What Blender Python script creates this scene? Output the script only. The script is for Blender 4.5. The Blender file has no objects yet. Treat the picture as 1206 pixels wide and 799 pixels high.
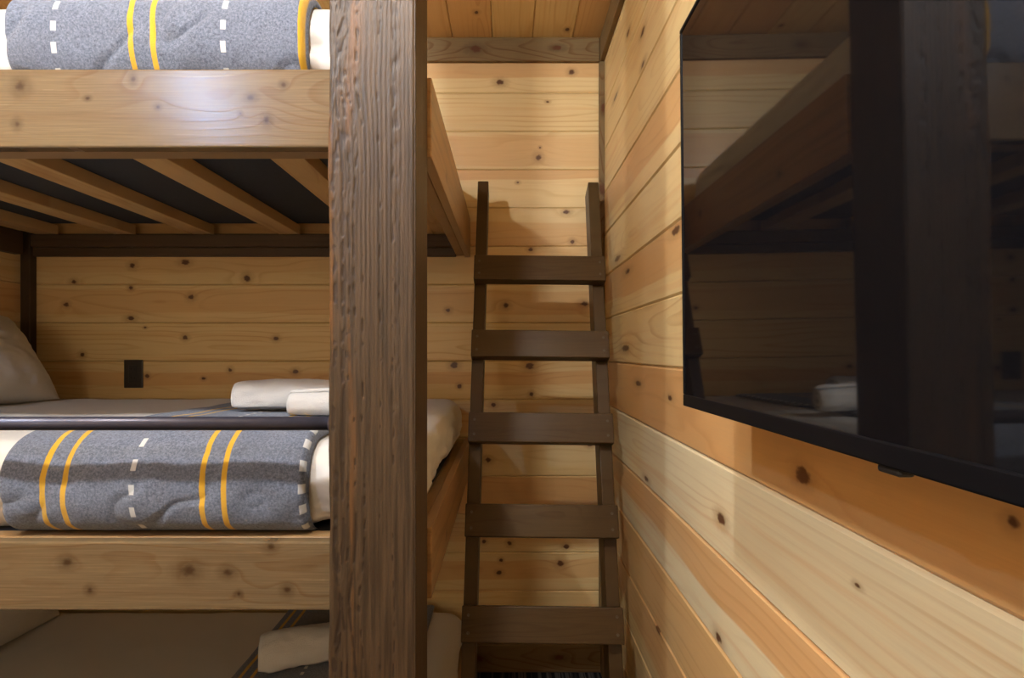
import bpy, bmesh, math, random
import numpy as np
from mathutils import Vector, Matrix

scene = bpy.context.scene
COL = scene.collection
H = 1.215            # camera height above the floor
F = 685.0            # focal length in pixels of the 1206 px wide frame
VPX, VPY = 597.0, 415.0

# ------------------------------------------------------------------ camera
cd = bpy.data.cameras.new('camera'); cam = bpy.data.objects.new('camera', cd); COL.objects.link(cam)
cd.sensor_width = 36.0; cd.lens = 36.0 * F / 1206.0
cd.shift_x = (603.0 - VPX) / 1206.0; cd.shift_y = (VPY - 399.5) / 1206.0
cd.clip_start = 0.01
cam.location = (0, 0, H); cam.rotation_euler = (math.pi / 2, 0, 0)
scene.camera = cam

# ------------------------------------------------------------------ world, exposure
world = bpy.data.worlds.new('world'); scene.world = world; world.use_nodes = True
bg = world.node_tree.nodes['Background']
bg.inputs[0].default_value = (1.0, 0.84, 0.64, 1); bg.inputs[1].default_value = 3.0  # warm sky tuned as soft room fill, entering by the added window
vs = scene.view_settings
vs.view_transform = 'Standard'; vs.look = 'None'; vs.gamma = 1.0; vs.use_curve_mapping = False
vs.exposure = 0.97
# x, y, watt, colour of the three recessed ceiling lamps (built below)
LAMPS = [(-0.31, 0.24, 36.0, (0.96, 0.96, 0.97)),
         (-1.07, 0.20, 37.0, (0.84, 0.92, 1.0)),
         (-1.39, -0.62, 24.0, (0.36, 0.58, 1.0))]

# ------------------------------------------------------------------ room measures
YB, XR, XL, YF = 2.22, 0.37, -1.83, -1.9
ZC = H + 1.193
FILL_WIN = (-1.35, -0.45, 0.95, 1.95)       # unseen window added behind the camera to let in soft fill light

# ================================================================== helpers
WM = {}
def link(o, parent=None, M=None):
    COL.objects.link(o)
    M = M if M is not None else Matrix.Identity(4)
    WM[o.name] = M
    if parent is not None:
        o.parent = parent
        o.matrix_local = WM[parent.name].inverted() @ M
    else:
        o.matrix_local = M
    return o

def tag(o, label=None, cat=None, group=None, kind=None):
    if label: o['label'] = label
    if cat: o['category'] = cat
    if group: o['group'] = group
    if kind: o['kind'] = kind
    return o

def empty(name, loc, label, cat, group=None, kind=None):
    o = bpy.data.objects.new(name, None); o.empty_display_size = 0.05
    link(o, None, Matrix.Translation(loc))
    return tag(o, label, cat, group, kind)

def setmat(o, mat):
    if not o.data.materials: o.data.materials.append(None)
    o.material_slots[0].link = 'OBJECT'; o.material_slots[0].material = mat

def meshobj(name, verts, faces, mat, parent=None, base=None, smooth=False, uvs=None):
    """verts in world coordinates; the origin goes to `base` (default: bottom centre)"""
    v = np.asarray(verts, dtype=float)
    if base is None:
        lo, hi = v.min(0), v.max(0); base = ((lo[0]+hi[0])/2, (lo[1]+hi[1])/2, lo[2])
    v = v - np.array(base)
    me = bpy.data.meshes.new(name); me.from_pydata(v.tolist(), [], [list(map(int, f)) for f in faces]); me.update()
    if smooth: me.shade_smooth()
    if uvs is not None:
        ul = me.uv_layers.new(name='UVMap'); li = np.empty(len(me.loops), dtype=np.int32)
        me.loops.foreach_get('vertex_index', li)
        ul.data.foreach_set('uv', np.asarray(uvs, dtype=np.float32)[li].ravel())
    me.materials.append(mat)
    o = bpy.data.objects.new(name, me)
    return link(o, parent, Matrix.Translation(base))

def frame(center, xd, yd):
    x = Vector(xd).normalized(); y = Vector(yd); y = (y - x * y.dot(x)).normalized(); z = x.cross(y)
    M = Matrix((( x.x, y.x, z.x, center[0]), (x.y, y.y, z.y, center[1]), (x.z, y.z, z.z, center[2]), (0, 0, 0, 1)))
    return M

_cache = {}
def plank_mesh(L, W, T, c):
    k = ('p', round(L, 4), round(W, 4), T, c)
    if k in _cache: return _cache[k]
    h = W / 2 - 0.0004; l = L / 2 - 0.0003
    prof = [(-h, 0), (h, 0), (h, T - c), (h - c, T), (-h + c, T), (-h, T - c)]
    vs_ = [(-l, y, z) for y, z in prof] + [(l, y, z) for y, z in prof]
    n = 6
    fs = [[i + n, i, (i + 1) % n, (i + 1) % n + n][::-1] for i in range(n)] + [list(range(n))[::-1], list(range(n, 2 * n))]
    me = bpy.data.meshes.new('plank'); me.from_pydata(vs_, [], fs); me.update(); me.materials.append(None)
    bm = bmesh.new(); bm.from_mesh(me); bmesh.ops.recalc_face_normals(bm, faces=bm.faces); bm.to_mesh(me); bm.free()
    _cache[k] = me; return me

def plank(parent, center, xd, yd, L, W, T, mat, c=0.0035, name='plank'):
    o = bpy.data.objects.new(name, plank_mesh(L, W, T, c)); setmat(o, mat)
    return link(o, parent, frame(center, xd, yd))

def beam_mesh(L, W, T, b, seg=2):
    k = ('b', round(L, 4), round(W, 4), round(T, 4), b, seg)
    if k in _cache: return _cache[k]
    bm = bmesh.new(); bmesh.ops.create_cube(bm, size=1.0)
    bmesh.ops.scale(bm, vec=(L, W, T), verts=bm.verts)
    if b > 0: bmesh.ops.bevel(bm, geom=bm.edges[:], offset=b, segments=seg, profile=0.5, affect='EDGES')
    me = bpy.data.meshes.new('beam'); bm.to_mesh(me); bm.free(); me.materials.append(None)
    if seg > 1: me.shade_smooth_by_angle(math.radians(35)) if hasattr(me, 'shade_smooth_by_angle') else None
    _cache[k] = me; return me

def beam(name, parent, center, xd, yd, L, W, T, mat, b=0.003, seg=2):
    o = bpy.data.objects.new(name, beam_mesh(L, W, T, b, seg)); setmat(o, mat)
    return link(o, parent, frame(center, xd, yd))

def box(name, parent, x0, x1, y0, y1, z0, z1, mat, b=0.0, seg=1):
    """axis aligned; the mesh x axis follows the longest side"""
    s = (x1 - x0, y1 - y0, z1 - z0); c = ((x0 + x1) / 2, (y0 + y1) / 2, (z0 + z1) / 2)
    ax = [(1, 0, 0), (0, 1, 0), (0, 0, 1)]
    i = max(range(3), key=lambda k: s[k]); r = [k for k in range(3) if k != i]
    j = max(r, key=lambda k: s[k]); k3 = [k for k in r if k != j][0]
    return beam(name, parent, c, ax[i], ax[j], s[i], s[j], s[k3], mat, b, seg)

# ---- numpy noise
def vnoise(P, seed=0):
    P = np.asarray(P, float); I = np.floor(P).astype(np.int64); f = P - I; f = f * f * (3 - 2 * f)
    def hsh(ix, iy, iz):
        n = (ix * 374761393 + iy * 668265263 + iz * 2147483647 + seed * 1274126177) & 0x7fffffff
        n = ((n ^ (n >> 13)) * 1274126177) & 0x7fffffff
        n = (n ^ (n >> 16)) & 0xffff
        return n / 65535.0
    out = 0
    for dx in (0, 1):
        for dy in (0, 1):
            for dz in (0, 1):
                w = (f[:, 0] if dx else 1 - f[:, 0]) * (f[:, 1] if dy else 1 - f[:, 1]) * (f[:, 2] if dz else 1 - f[:, 2])
                out = out + w * hsh(I[:, 0] + dx, I[:, 1] + dy, I[:, 2] + dz)
    return out * 2 - 1
def fbm(P, seed=0, oct=3):
    P = np.asarray(P, float); a, o = 1.0, 0
    for k in range(oct): o = o + a * vnoise(P * 2 ** k + 17.3 * k, seed + k); a *= 0.5
    return o

# ================================================================== materials
class NT:
    def __init__(s, mat):
        mat.use_nodes = True; s.t = mat.node_tree; s.t.nodes.clear()
        s.out = s.t.nodes.new('ShaderNodeOutputMaterial')
        s.b = s.t.nodes.new('ShaderNodeBsdfPrincipled'); s.t.links.new(s.b.outputs[0], s.out.inputs[0])
    def n(s, ty, **kw):
        nd = s.t.nodes.new(ty)
        for k, v in kw.items(): setattr(nd, k, v)
        return nd
    def put(s, sock, v):
        if isinstance(v, bpy.types.NodeSocket): s.t.links.new(v, sock)
        else:
            if hasattr(sock.default_value, '__len__') and not hasattr(v, '__len__'): v = [v] * len(sock.default_value)
            if hasattr(v, '__len__') and len(sock.default_value) == 4 and len(v) == 3: v = (*v, 1)
            sock.default_value = v
    def m(s, op, a, b=0.0, c=0.0, clamp=False):
        nd = s.n('ShaderNodeMath', operation=op, use_clamp=clamp)
        for i, v in enumerate((a, b, c)): s.put(nd.inputs[i], v)
        return nd.outputs[0]
    def mr(s, v, a, b, c=0.0, d=1.0, smooth=True):
        nd = s.n('ShaderNodeMapRange', interpolation_type='SMOOTHSTEP' if smooth else 'LINEAR')
        for i, x in enumerate((v, a, b, c, d)): s.put(nd.inputs[i], x)
        return nd.outputs[0]
    def mix(s, f, a, b, bt='MIX'):
        nd = s.n('ShaderNodeMix', data_type='RGBA', blend_type=bt)
        s.put(nd.inputs[0], f); s.put(nd.inputs[6], a); s.put(nd.inputs[7], b); return nd.outputs[2]
    def comb(s, x, y, z):
        nd = s.n('ShaderNodeCombineXYZ')
        for i, v in enumerate((x, y, z)): s.put(nd.inputs[i], v)
        return nd.outputs[0]
    def noise(s, vec, scale=1.0, detail=2.0, rough=0.5):
        nd = s.n('ShaderNodeTexNoise'); s.put(nd.inputs['Vector'], vec)
        nd.inputs['Scale'].default_value = scale; nd.inputs['Detail'].default_value = detail; nd.inputs['Roughness'].default_value = rough
        return nd.outputs[0]
    def uvw(s, kind='Object'):
        tc = s.n('ShaderNodeTexCoord'); sp = s.n('ShaderNodeSeparateXYZ'); s.t.links.new(tc.outputs[kind], sp.inputs[0])
        return sp.outputs[0], sp.outputs[1], sp.outputs[2]
    def bump(s, h, strength, dist):
        nd = s.n('ShaderNodeBump'); nd.inputs['Strength'].default_value = strength; nd.inputs['Distance'].default_value = dist
        s.t.links.new(h, nd.inputs['Height']); s.t.links.new(nd.outputs[0], s.b.inputs['Normal'])
    def fin(s, col=None, rough=None, spec=None, metal=None, coat=None, sheen=None):
        if col is not None: s.put(s.b.inputs['Base Color'], col)
        if rough is not None: s.put(s.b.inputs['Roughness'], rough)
        if spec is not None: s.put(s.b.inputs['Specular IOR Level'], spec)
        if metal is not None: s.put(s.b.inputs['Metallic'], metal)
        if coat is not None: s.put(s.b.inputs['Coat Weight'], coat); s.b.inputs['Coat Roughness'].default_value = 0.12
        if sheen is not None: s.put(s.b.inputs['Sheen Weight'], sheen)

def plain(name, col, rough=0.5, metal=0.0, spec=0.5, noise=0.0, scale=30):
    mt = bpy.data.materials.new(name); t = NT(mt)
    if noise:
        tc = t.n('ShaderNodeTexCoord'); nz = t.noise(tc.outputs['Object'], scale, 3)
        c = t.mix(nz, tuple(x * (1 - noise) for x in col), tuple(min(1, x * (1 + noise)) for x in col)); t.bump(nz, 0.2, 0.001)
    else: c = col
    t.fin(c, rough, spec, metal); return mt

CREAM = (0.735, 0.535, 0.25); HEART = (0.635, 0.35, 0.135)
def wood(name, seed, sap=CREAM, heart=HEART, W=0.146, hv=0.5, hw=0.0, hs=0.6, knots=(), ring=0.35, freq=58.0,
         rough=0.36, spec=0.45, fine=0.10, cut=None, knotdark=(0.095, 0.032, 0.011), ksoft=0.55, wob=1.0, bump=0.08):
    """plain-sawn board. Local x runs along the grain, y across. knots: (u, v, radius, stretch)"""
    rnd = random.Random(seed)
    mt = bpy.data.materials.new(name); t = NT(mt); u, v, w = t.uvw()
    sd = rnd.uniform(0, 50)
    low = t.m('SUBTRACT', t.noise(t.comb(t.m('MULTIPLY', u, 1.6), t.m('MULTIPLY', v, 7.0), sd), 1.0, 2), 0.5)
    low2 = t.m('SUBTRACT', t.noise(t.comb(t.m('MULTIPLY', u, 4.0), t.m('MULTIPLY', v, 16.0), sd + 9), 1.0, 2), 0.5)
    v0 = rnd.uniform(-0.3, 0.3) * W; h0 = cut if cut is not None else rnd.uniform(0.02, 0.10); sl = rnd.uniform(-0.03, 0.03)
    a = t.m('ADD', t.m('SUBTRACT', v, v0), t.m('MULTIPLY', low2, 0.004 * wob))
    b = t.m('ADD', t.m('MULTIPLY_ADD', u, sl, h0), t.m('MULTIPLY', low, 0.10 * wob))
    r = t.m('SQRT', t.m('ADD', t.m('MULTIPLY', a, a), t.m('MULTIPLY', b, b)))
    core = halo = None
    nk = t.m('SUBTRACT', t.noise(t.comb(t.m('MULTIPLY', u, 75.0), t.m('MULTIPLY', v, 110.0), sd), 1.0, 2), 0.5) if knots else None
    for (ku, kv, kr, st) in knots:
        du = t.m('DIVIDE', t.m('SUBTRACT', u, ku), kr * st); dv = t.m('DIVIDE', t.m('SUBTRACT', v, kv), kr)
        e = t.m('SQRT', t.m('ADD', t.m('MULTIPLY', du, du), t.m('MULTIPLY', dv, dv)))
        e = t.m('MULTIPLY_ADD', low2, 0.9, t.m('MULTIPLY_ADD', nk, 1.1, e))
        c_ = t.mr(e, 1.15, ksoft); hl = t.mr(e, 3.0, 0.9)
        core = c_ if core is None else t.m('MAXIMUM', core, c_)
        halo = hl if halo is None else t.m('MAXIMUM', halo, hl)
        # the rings swing round the knot
        d2 = t.m('DIVIDE', t.m('SUBTRACT', u, ku), kr * st * 3.0)
        e2 = t.m('ADD', t.m('MULTIPLY', d2, d2), t.m('MULTIPLY', dv, t.m('MULTIPLY', dv, 0.16)))
        r = t.m('ADD', r, t.m('DIVIDE', kr * 1.6, t.m('ADD', 1.0, e2)))
    ph = t.m('FRACT', t.m('MULTIPLY', r, freq))
    late = t.m('MULTIPLY', t.mr(ph, 0.58, 0.90), t.mr(ph, 1.0, 0.90))
    patch = t.noise(t.comb(t.m('MULTIPLY', u, 2.3), t.m('MULTIPLY', v, 11.0), sd + 23), 1.0, 2)
    late = t.m('MULTIPLY', late, t.mr(patch, 0.38, 0.62, 0.15, 1.0))
    fib = t.noise(t.comb(t.m('MULTIPLY', u, 9.0), t.m('MULTIPLY', v, 420.0), sd), 1.0, 3, 0.6)
    if hw > 0:
        q = t.m('ABSOLUTE', t.m('ADD', t.m('SUBTRACT', t.m('DIVIDE', v, W), hv - 0.5), t.m('MULTIPLY', low, 0.28)))
        hm = t.m('MULTIPLY', t.mr(q, hw * 1.07, hw * 0.93), hs)
        col = t.mix(hm, sap, heart)
    else: col = t.mix(t.m('MULTIPLY', t.mr(low, 0.0, 0.35), 0.25), sap, heart)
    col = t.mix(t.m('MULTIPLY', t.mr(low2, -0.1, 0.4), 0.18), col, tuple(x * 0.72 for x in sap))
    strk = t.noise(t.comb(t.m('MULTIPLY', u, 1.1), t.m('MULTIPLY', t.m('MULTIPLY_ADD', low2, 0.02, v), 48.0), sd + 31), 1.0, 3)
    col = t.mix(t.m('MULTIPLY', t.mr(strk, 0.48, 0.72), 0.42), col, heart)
    col = t.mix(t.m('MULTIPLY', late, ring), col, t.mix(1.0, col, (0.68, 0.46, 0.26), 'MULTIPLY'))
    col = t.mix(fine, col, t.mix(1.0, col, t.comb(*[t.m('MULTIPLY_ADD', fib, 1.6, 0.2)] * 3), 'MULTIPLY'))
    if core is not None:
        col = t.mix(t.m('MULTIPLY', halo, 0.5), col, tuple(x * 0.62 for x in heart))
        col = t.mix(t.m('MULTIPLY', core, 0.95), col, knotdark)
    t.bump(t.m('ADD', late, t.m('MULTIPLY', fib, 0.7)), bump, 0.0008)
    t.fin(col, t.m('MULTIPLY_ADD', fib, 0.15, rough - 0.05), spec)
    return mt

DARK = (0.062, 0.035, 0.0115); DARKH = (0.043, 0.0235, 0.0075)
M_ladder = [wood('ladder stain %d' % i, 300 + i, DARK, DARKH, W=0.09, ring=0.5, rough=0.36, spec=0.25, fine=0.3, freq=120) for i in range(4)]
M_trim = wood('trim stain', 320, (0.19, 0.12, 0.05), (0.13, 0.075, 0.03), W=0.09, ring=0.8, rough=0.45, spec=.2, fine=0.25, freq=120,
              knots=[(0.1, 0.0, 0.011, 1.8), (-0.75, 0.01, 0.010, 2.0), (0.62, 0.0, 0.012, 2.0), (0.93, 0.005, 0.008, 2.2)])
M_trimdark = wood('corner stain', 321, (0.05, 0.028, 0.013), (0.03, 0.017, 0.008), W=0.04, ring=0.5, rough=0.4, fine=0.4)
M_blackplastic = plain('black plastic', (0.012, 0.011, 0.011), 0.42)
M_bronze = plain('bronze plastic', (0.022, 0.015, 0.011), 0.38)
M_black = plain('black lining cloth', (0.030, 0.034, 0.042), 0.9, noise=0.3, scale=160)
M_pipe = plain('dark painted steel', (0.055, 0.053, 0.075), 0.36, metal=0.4, noise=0.15, scale=60)
M_steel = plain('screw steel', (0.10, 0.085, 0.065), 0.4, metal=0.8)
M_white = plain('white enamel', (0.75, 0.75, 0.73), 0.4)
M_backing = plain('backing board', (0.055, 0.034, 0.018), 0.9)

# ================================================================== room shell
RB, RR = 0.1463, 0.16
def on_back(x, y): return ((x - VPX) * YB / F, (VPY - y) * YB / F)
def on_right(x, y):
    d = XR * F / (x - VPX); return (d, (VPY - y) * d / F)

back_knots = [(156, 313, 3.2, 1.2), (218, 309, 3.2, 1.7), (291, 328, 4, 1.0), (87, 332, 2.6, 1.5), (76, 336, 2.6, 1.2), (154, 339, 2.6, 1), (78, 359, 3, 1.1),
    (225, 350, 3.4, 1.1), (154, 375, 2.8, 1.7), (171, 386, 1.2, 1.5), (218, 398, 2.6, 1.2), (325, 399, 2.4, 1.3), (97, 418, 2.6, 1.1), (173, 443, 2.6, 1),
    (271, 436, 2.6, 1), (240, 446, 1.6, 1.5), (348, 438, 2.6, 1.3), (673, 85, 3, 1.2), (589, 97, 3.5, 1.4), (634, 186, 4, 1.0), (636, 174, 1.3, 1),
    (667, 250, 2.8, 1.6), (674, 285, 2.6, 1.1), (625, 294, 2.6, 1.2), (596, 360, 3.4, 1.2), (688, 358, 3.2, 1.4), (535, 430, 3.6, 1.2), (541, 455, 2.4, 1),
    (624, 431, 4.2, 1.2), (626, 465, 2.8, 1), (581, 477, 2.8, 1.2), (575, 542, 3, 1.3), (695, 524, 2.6, 1.4), (600, 640, 2.8, 1.1), (667, 644, 2.8, 1.2),
    (570, 638, 2.2, 1.2), (660, 664, 3.8, 1.3), (590, 660, 2, 1.2), (588, 675, 2.4, 1.3), (528, 366, 2.6, 1.2), (645, 120, 1.4, 1.6), (610, 215, 1.4, 1.4)]
right_knots = [(757, 37, 3.6, .7), (757, 76, 3.2, .7), (740, 38, 3, .7), (725, 114, 2.6, 1), (725, 206, 2.6, 1), (727, 305, 3.6, 1), (796, 272, 5, 1),
    (739, 320, 3.4, 1), (737, 410, 4, 1), (752, 452, 3.4, 1), (789, 469, 4, .9), (945, 560, 9.5, .9), (849, 611, 6.5, .7), (846, 751, 6, .7), (1193, 616, 9, 1),
    (761, 564, 2.6, 1), (775, 743, 3, 1), (1010, 690, 3, 1.4)]

# k : sap tint, heart position, half width, strength, ring strength, height of the cut above the pith
back_style = {7: (1.0, .70, .30, .75, .3, .06), 6: (.98, .5, 0, 0, .5, .03), 5: (1.0, .45, .38, .55, .3, .08), 4: (1.04, .92, .16, .8, .25, .07),
    3: (1.02, .30, .36, .6, .3, .06), 2: (1.0, .6, .3, .35, .3, .08), 1: (1.02, .55, .30, .5, .35, .06), 0: (1.0, .4, 0, 0, .55, .025),
    -1: (.98, .55, .16, .75, .35, .05), -2: (.92, .5, .4, .4, .35, .04), -3: (1.0, .3, 0, 0, .3, .07), -4: (.95, .5, .5, .75, .3, .06), -5: (.95, .5, .25, .4, .4, .04),
    -6: (.98, .55, .25, .7, .4, .05), -7: (1.0, .5, 0, 0, .3, .05), -8: (.9, .5, .5, .7, .3, .05)}
right_style = {7: (1.0, .5, 0, 0, .3, .06), 6: (.98, .5, 0, 0, .35, .05), 5: (1.0, .5, 0, 0, .3, .04), 4: (.99, .5, 0, 0, .3, .05), 3: (1.02, .72, .40, .85, .3, .06),
    2: (1.0, .5, 0, 0, .3, .05), 1: (1.0, .70, .36, .85, .3, .05), 0: (1.02, .5, 0, 0, .55, .025), -1: (1.0, .5, .9, 1.0, .25, .06), -2: (1.12, .5, 0, 0, .38, .02),
    -3: (1.10, .78, .28, .85, .3, .06), -4: (.95, .6, .55, .6, .4, .05), -5: (1.0, .75, .4, .75, .3, .05), -6: (1.05, .5, 0, 0, .3, .05), -7: (.95, .5, .4, .5, .3, .05)}

generic = [wood('pine generic %d' % i, 700 + i, tuple(c * (0.92 + 0.03 * (i % 4)) for c in CREAM), HEART, hv=0.3 + 0.1 * i, hw=(0.35 if i % 2 else 0.0), hs=.7,
                knots=[(random.Random(40 * i + j).uniform(-1, 1), random.Random(77 * i + j).uniform(-.05, .05), random.Random(9 * i + j).uniform(.006, .011), 1.3) for j in range(4)],
                ring=.35) for i in range(6)]

def slab(name, x0, x1, y0, y1, z0, z1, mat, label):
    o = box(name, None, x0, x1, y0, y1, z0, z1, mat); return tag(o, label, None, None, 'structure')

T = 0.018
floor_m = bpy.data.materials.new('striped carpet'); t = NT(floor_m); u, v, w = t.uvw('Object')
st = t.noise(t.comb(t.m('MULTIPLY', v, 95.0), t.m('MULTIPLY', u, 1.2), 0.0), 1.0, 2)
st2 = t.noise(t.comb(t.m('MULTIPLY', v, 420.0), t.m('MULTIPLY', u, 300.0), 4.0), 1.0, 2)
t.bump(st2, 0.6, 0.003)
t.fin(t.mix(t.mr(st, .47, .60), (0.010, 0.010, 0.011), (0.085, 0.08, 0.072)), 0.95, 0.1)
slab('floor', XL - .1, XR + .1, YF - .1, YB + .1, -0.06, 0.0, floor_m, 'dark carpet with thin grey stripes below the ladder')

wall_b = slab('wall_back', XL - .1, XR + .1, YB + T, YB + .10, 0, ZC + .02, M_backing, 'back wall clad in horizontal knotty pine planks')
for k in range(-8, 9):
    z0 = H - 0.0343 + k * RB; z1 = z0 + RB
    if k == -8: z0 = 0.0
    z1 = min(z1, ZC)
    cx, cz, L, W = (XL + XR) / 2, (z0 + z1) / 2, XR - XL, z1 - z0
    kn = []
    for (px, py, pr, stt) in back_knots:
        X, Z = on_back(px, py); Z += H
        if z0 + .004 < Z < z1 - .004: kn.append((X - cx, Z - cz, pr * YB / F, stt))
    s = back_style.get(k, (1, .5, 0, 0, .3, .05))
    m = wood('pine back %d' % (k + 8), 50 + k, tuple(c * s[0] for c in CREAM), HEART, RB, s[1], s[2], s[3], kn, s[4], cut=s[5])
    plank(wall_b, (cx, YB + T, cz), (1, 0, 0), (0, 0, 1), L, W, T, m)

wall_r = slab('wall_right', XR + T, XR + .10, YF, YB + T, 0, ZC + .02, M_backing, 'right wall of wide pine planks behind the television')
for k in range(-8, 8):
    z0 = H - 0.035 + k * RR; z1 = min(z0 + RR, ZC); z0 = max(z0, 0.0)
    if z1 - z0 < .01: continue
    cy, cz, L, W = (YF + YB) / 2, (z0 + z1) / 2, YB - YF, z1 - z0
    kn = []
    for (px, py, pr, stt) in right_knots:
        d, Z = on_right(px, py); Z += H
        if z0 + .004 < Z < z1 - .004: kn.append((-(d - cy), Z - cz, pr * d / F, stt * d / XR))
    s = right_style.get(k, (1, .5, 0, 0, .3, .05))
    m = wood('pine right %d' % (k + 8), 150 + k, tuple(c * s[0] for c in CREAM) if k not in (-2, -3) else (0.74, 0.62, 0.39), HEART, RR, s[1], s[2], s[3], kn, s[4], cut=s[5])
    plank(wall_r, (XR + T, cy, cz), (0, -1, 0), (0, 0, 1), L, W, T, m, c=0.0045)

wall_l = slab('wall_left', XL - .10, XL - T, YF, YB + T, 0, ZC + .02, M_backing, 'left wall of pine planks at the pillow end of the bunks')
for k in range(-8, 9):
    z0 = H - 0.0343 + k * RB; z1 = min(z0 + RB, ZC)
    if k == -8: z0 = 0.0
    plank(wall_l, (XL - T, (YF + YB) / 2, (z0 + z1) / 2), (0, 1, 0), (0, 0, 1), YB - YF, z1 - z0, T, generic[(k + 8) % 6])

# wall behind the camera; its unseen window is added as a fill source
wf = bmesh.new()
def addbox(bm, x0, x1, y0, y1, z0, z1):
    r = bmesh.ops.create_cube(bm, size=1.0)
    for vv in r['verts']: vv.co = Vector((x0 + (vv.co.x + .5) * (x1 - x0), y0 + (vv.co.y + .5) * (y1 - y0), z0 + (vv.co.z + .5) * (z1 - z0)))
wx0, wx1, wz0, wz1 = FILL_WIN
for bb in ((XL - .1, wx0, 0, ZC + .02), (wx1, XR + .1, 0, ZC + .02), (wx0, wx1, 0, wz0), (wx0, wx1, wz1, ZC + .02)):
    addbox(wf, bb[0], bb[1], YF - .10, YF - T, bb[2], bb[3])
me = bpy.data.meshes.new('wall_front'); wf.to_mesh(me); wf.free(); me.materials.append(M_backing)
wall_f = link(bpy.data.objects.new('wall_front', me)); tag(wall_f, 'pine plank wall with the added fill window, opposite the bunks', None, None, 'structure')
for k in range(-8, 9):
    z0 = H - 0.0343 + k * RB; z1 = min(z0 + RB, ZC)
    if k == -8: z0 = 0.0
    if z1 <= wz0 or z0 >= wz1: spans = [(XL, XR)]
    else: spans = [(XL, wx0), (wx1, XR)]
    for (a_, b_) in spans:
        plank(wall_f, ((a_ + b_) / 2, YF - T, (z0 + z1) / 2), (-1, 0, 0), (0, 0, 1), b_ - a_, z1 - z0, T, generic[(k + 11) % 6])
pane_m = bpy.data.materials.new('added window glass'); t = NT(pane_m)
tr = t.n('ShaderNodeBsdfTransparent'); gl = t.n('ShaderNodeBsdfGlossy'); gl.inputs['Roughness'].default_value = 0.02
mx = t.n('ShaderNodeMixShader'); fr = t.n('ShaderNodeFresnel'); t.t.links.new(fr.outputs[0], mx.inputs[0])
t.t.links.new(tr.outputs[0], mx.inputs[1]); t.t.links.new(gl.outputs[0], mx.inputs[2]); t.t.links.new(mx.outputs[0], t.out.inputs[0])
fill_win = empty('fill_window_1', ((wx0 + wx1) / 2, YF - .05, wz0), 'unseen white framed window added for fill light opposite the bunks', None, None, 'structure')
for (a_, b_, c_, d_) in ((wx0, wx1, wz0, wz0 + .05), (wx0, wx1, wz1 - .05, wz1), (wx0, wx0 + .05, wz0 + .05, wz1 - .05), (wx1 - .05, wx1, wz0 + .05, wz1 - .05),
                         ((wx0 + wx1) / 2 - .02, (wx0 + wx1) / 2 + .02, wz0 + .05, wz1 - .05)):
    box('fill_window_frame', fill_win, a_, b_, YF - .08, YF - .03, c_, d_, M_white, .004)
for (a_, b_) in ((wx0 + .05, (wx0 + wx1) / 2 - .02), ((wx0 + wx1) / 2 + .02, wx1 - .05)):
    box('pane', fill_win, a_, b_, YF - .058, YF - .052, wz0 + .05, wz1 - .05, pane_m)
pl = bpy.data.lights.new('fill_portal', 'AREA'); pl.shape = 'RECTANGLE'; pl.size = wx1 - wx0; pl.size_y = wz1 - wz0  # portal that samples the sky fill through the added window
pl.cycles.is_portal = True
po = bpy.data.objects.new('fill_portal', pl); COL.objects.link(po)
po.location = ((wx0 + wx1) / 2, YF - .12, (wz0 + wz1) / 2); po.rotation_euler = (math.pi / 2, 0, 0)

ceil = slab('ceiling', XL - .1, XR + .1, YF - .1, YB + .1, ZC + T, ZC + .10, M_backing, 'pine plank ceiling running towards the back wall')
x = -0.055 - 0.152 * 12; i = 0
ceil_m = [wood('pine ceiling %d' % j, 820 + j, tuple(c * (.94, 1.0, .97)[j % 3] for c in CREAM), HEART, .152, .5, (.8, .0, .5)[j % 3], .7,
               [(1.55 + .11 * j, .025 * (j - 2), .008, 1.2), (1.0 + .17 * j, -.03, .006, 1.2)], .35) for j in range(5)]
while x < XR - .005:
    a_, b_ = max(x, XL), min(x + 0.152, XR)
    if b_ - a_ > .01:
        plank(ceil, ((a_ + b_) / 2, (YF + YB) / 2, ZC + T), (0, 1, 0), (1, 0, 0), YB - YF, b_ - a_, T, ceil_m[(i * 3) % 5])
    x += 0.152; i += 1

def trim(name, *a, label, mat=M_trim, b=.002):
    o = box(name, None, *a, mat, b, 1); return tag(o, label, None, None, 'structure')
trim('trim_1', XL + .001, XR - .019, YB - .018, YB, ZC - .090, ZC, label='brown stained trim board where back wall meets ceiling')
trim('trim_2', XR - .018, XR, YF, YB - .001, ZC - .090, ZC, label='brown stained trim board along top of right wall')
trim('trim_3', XR - .020, XR, YB - .020, YB, .105, ZC - .091, label='thin brown corner trim behind the ladder')
trim('trim_4', XL, XL + .036, YB - .034, YB, .105, ZC - .091, label='dark stained corner trim behind the bunk pillow', mat=M_trimdark)
trim('trim_5', XL, XL + .018, YF, YB - .020, ZC - .090, ZC, label='brown stained trim board along top of left wall')
trim('baseboard_back', XL, XR, YB - .016, YB, 0, .104, label='dark brown baseboard under the back wall', mat=M_trim)
trim('baseboard_right', XR - .016, XR, YF, YB - .017, 0, .104, label='dark brown baseboard under the right wall', mat=M_trim)

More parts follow.
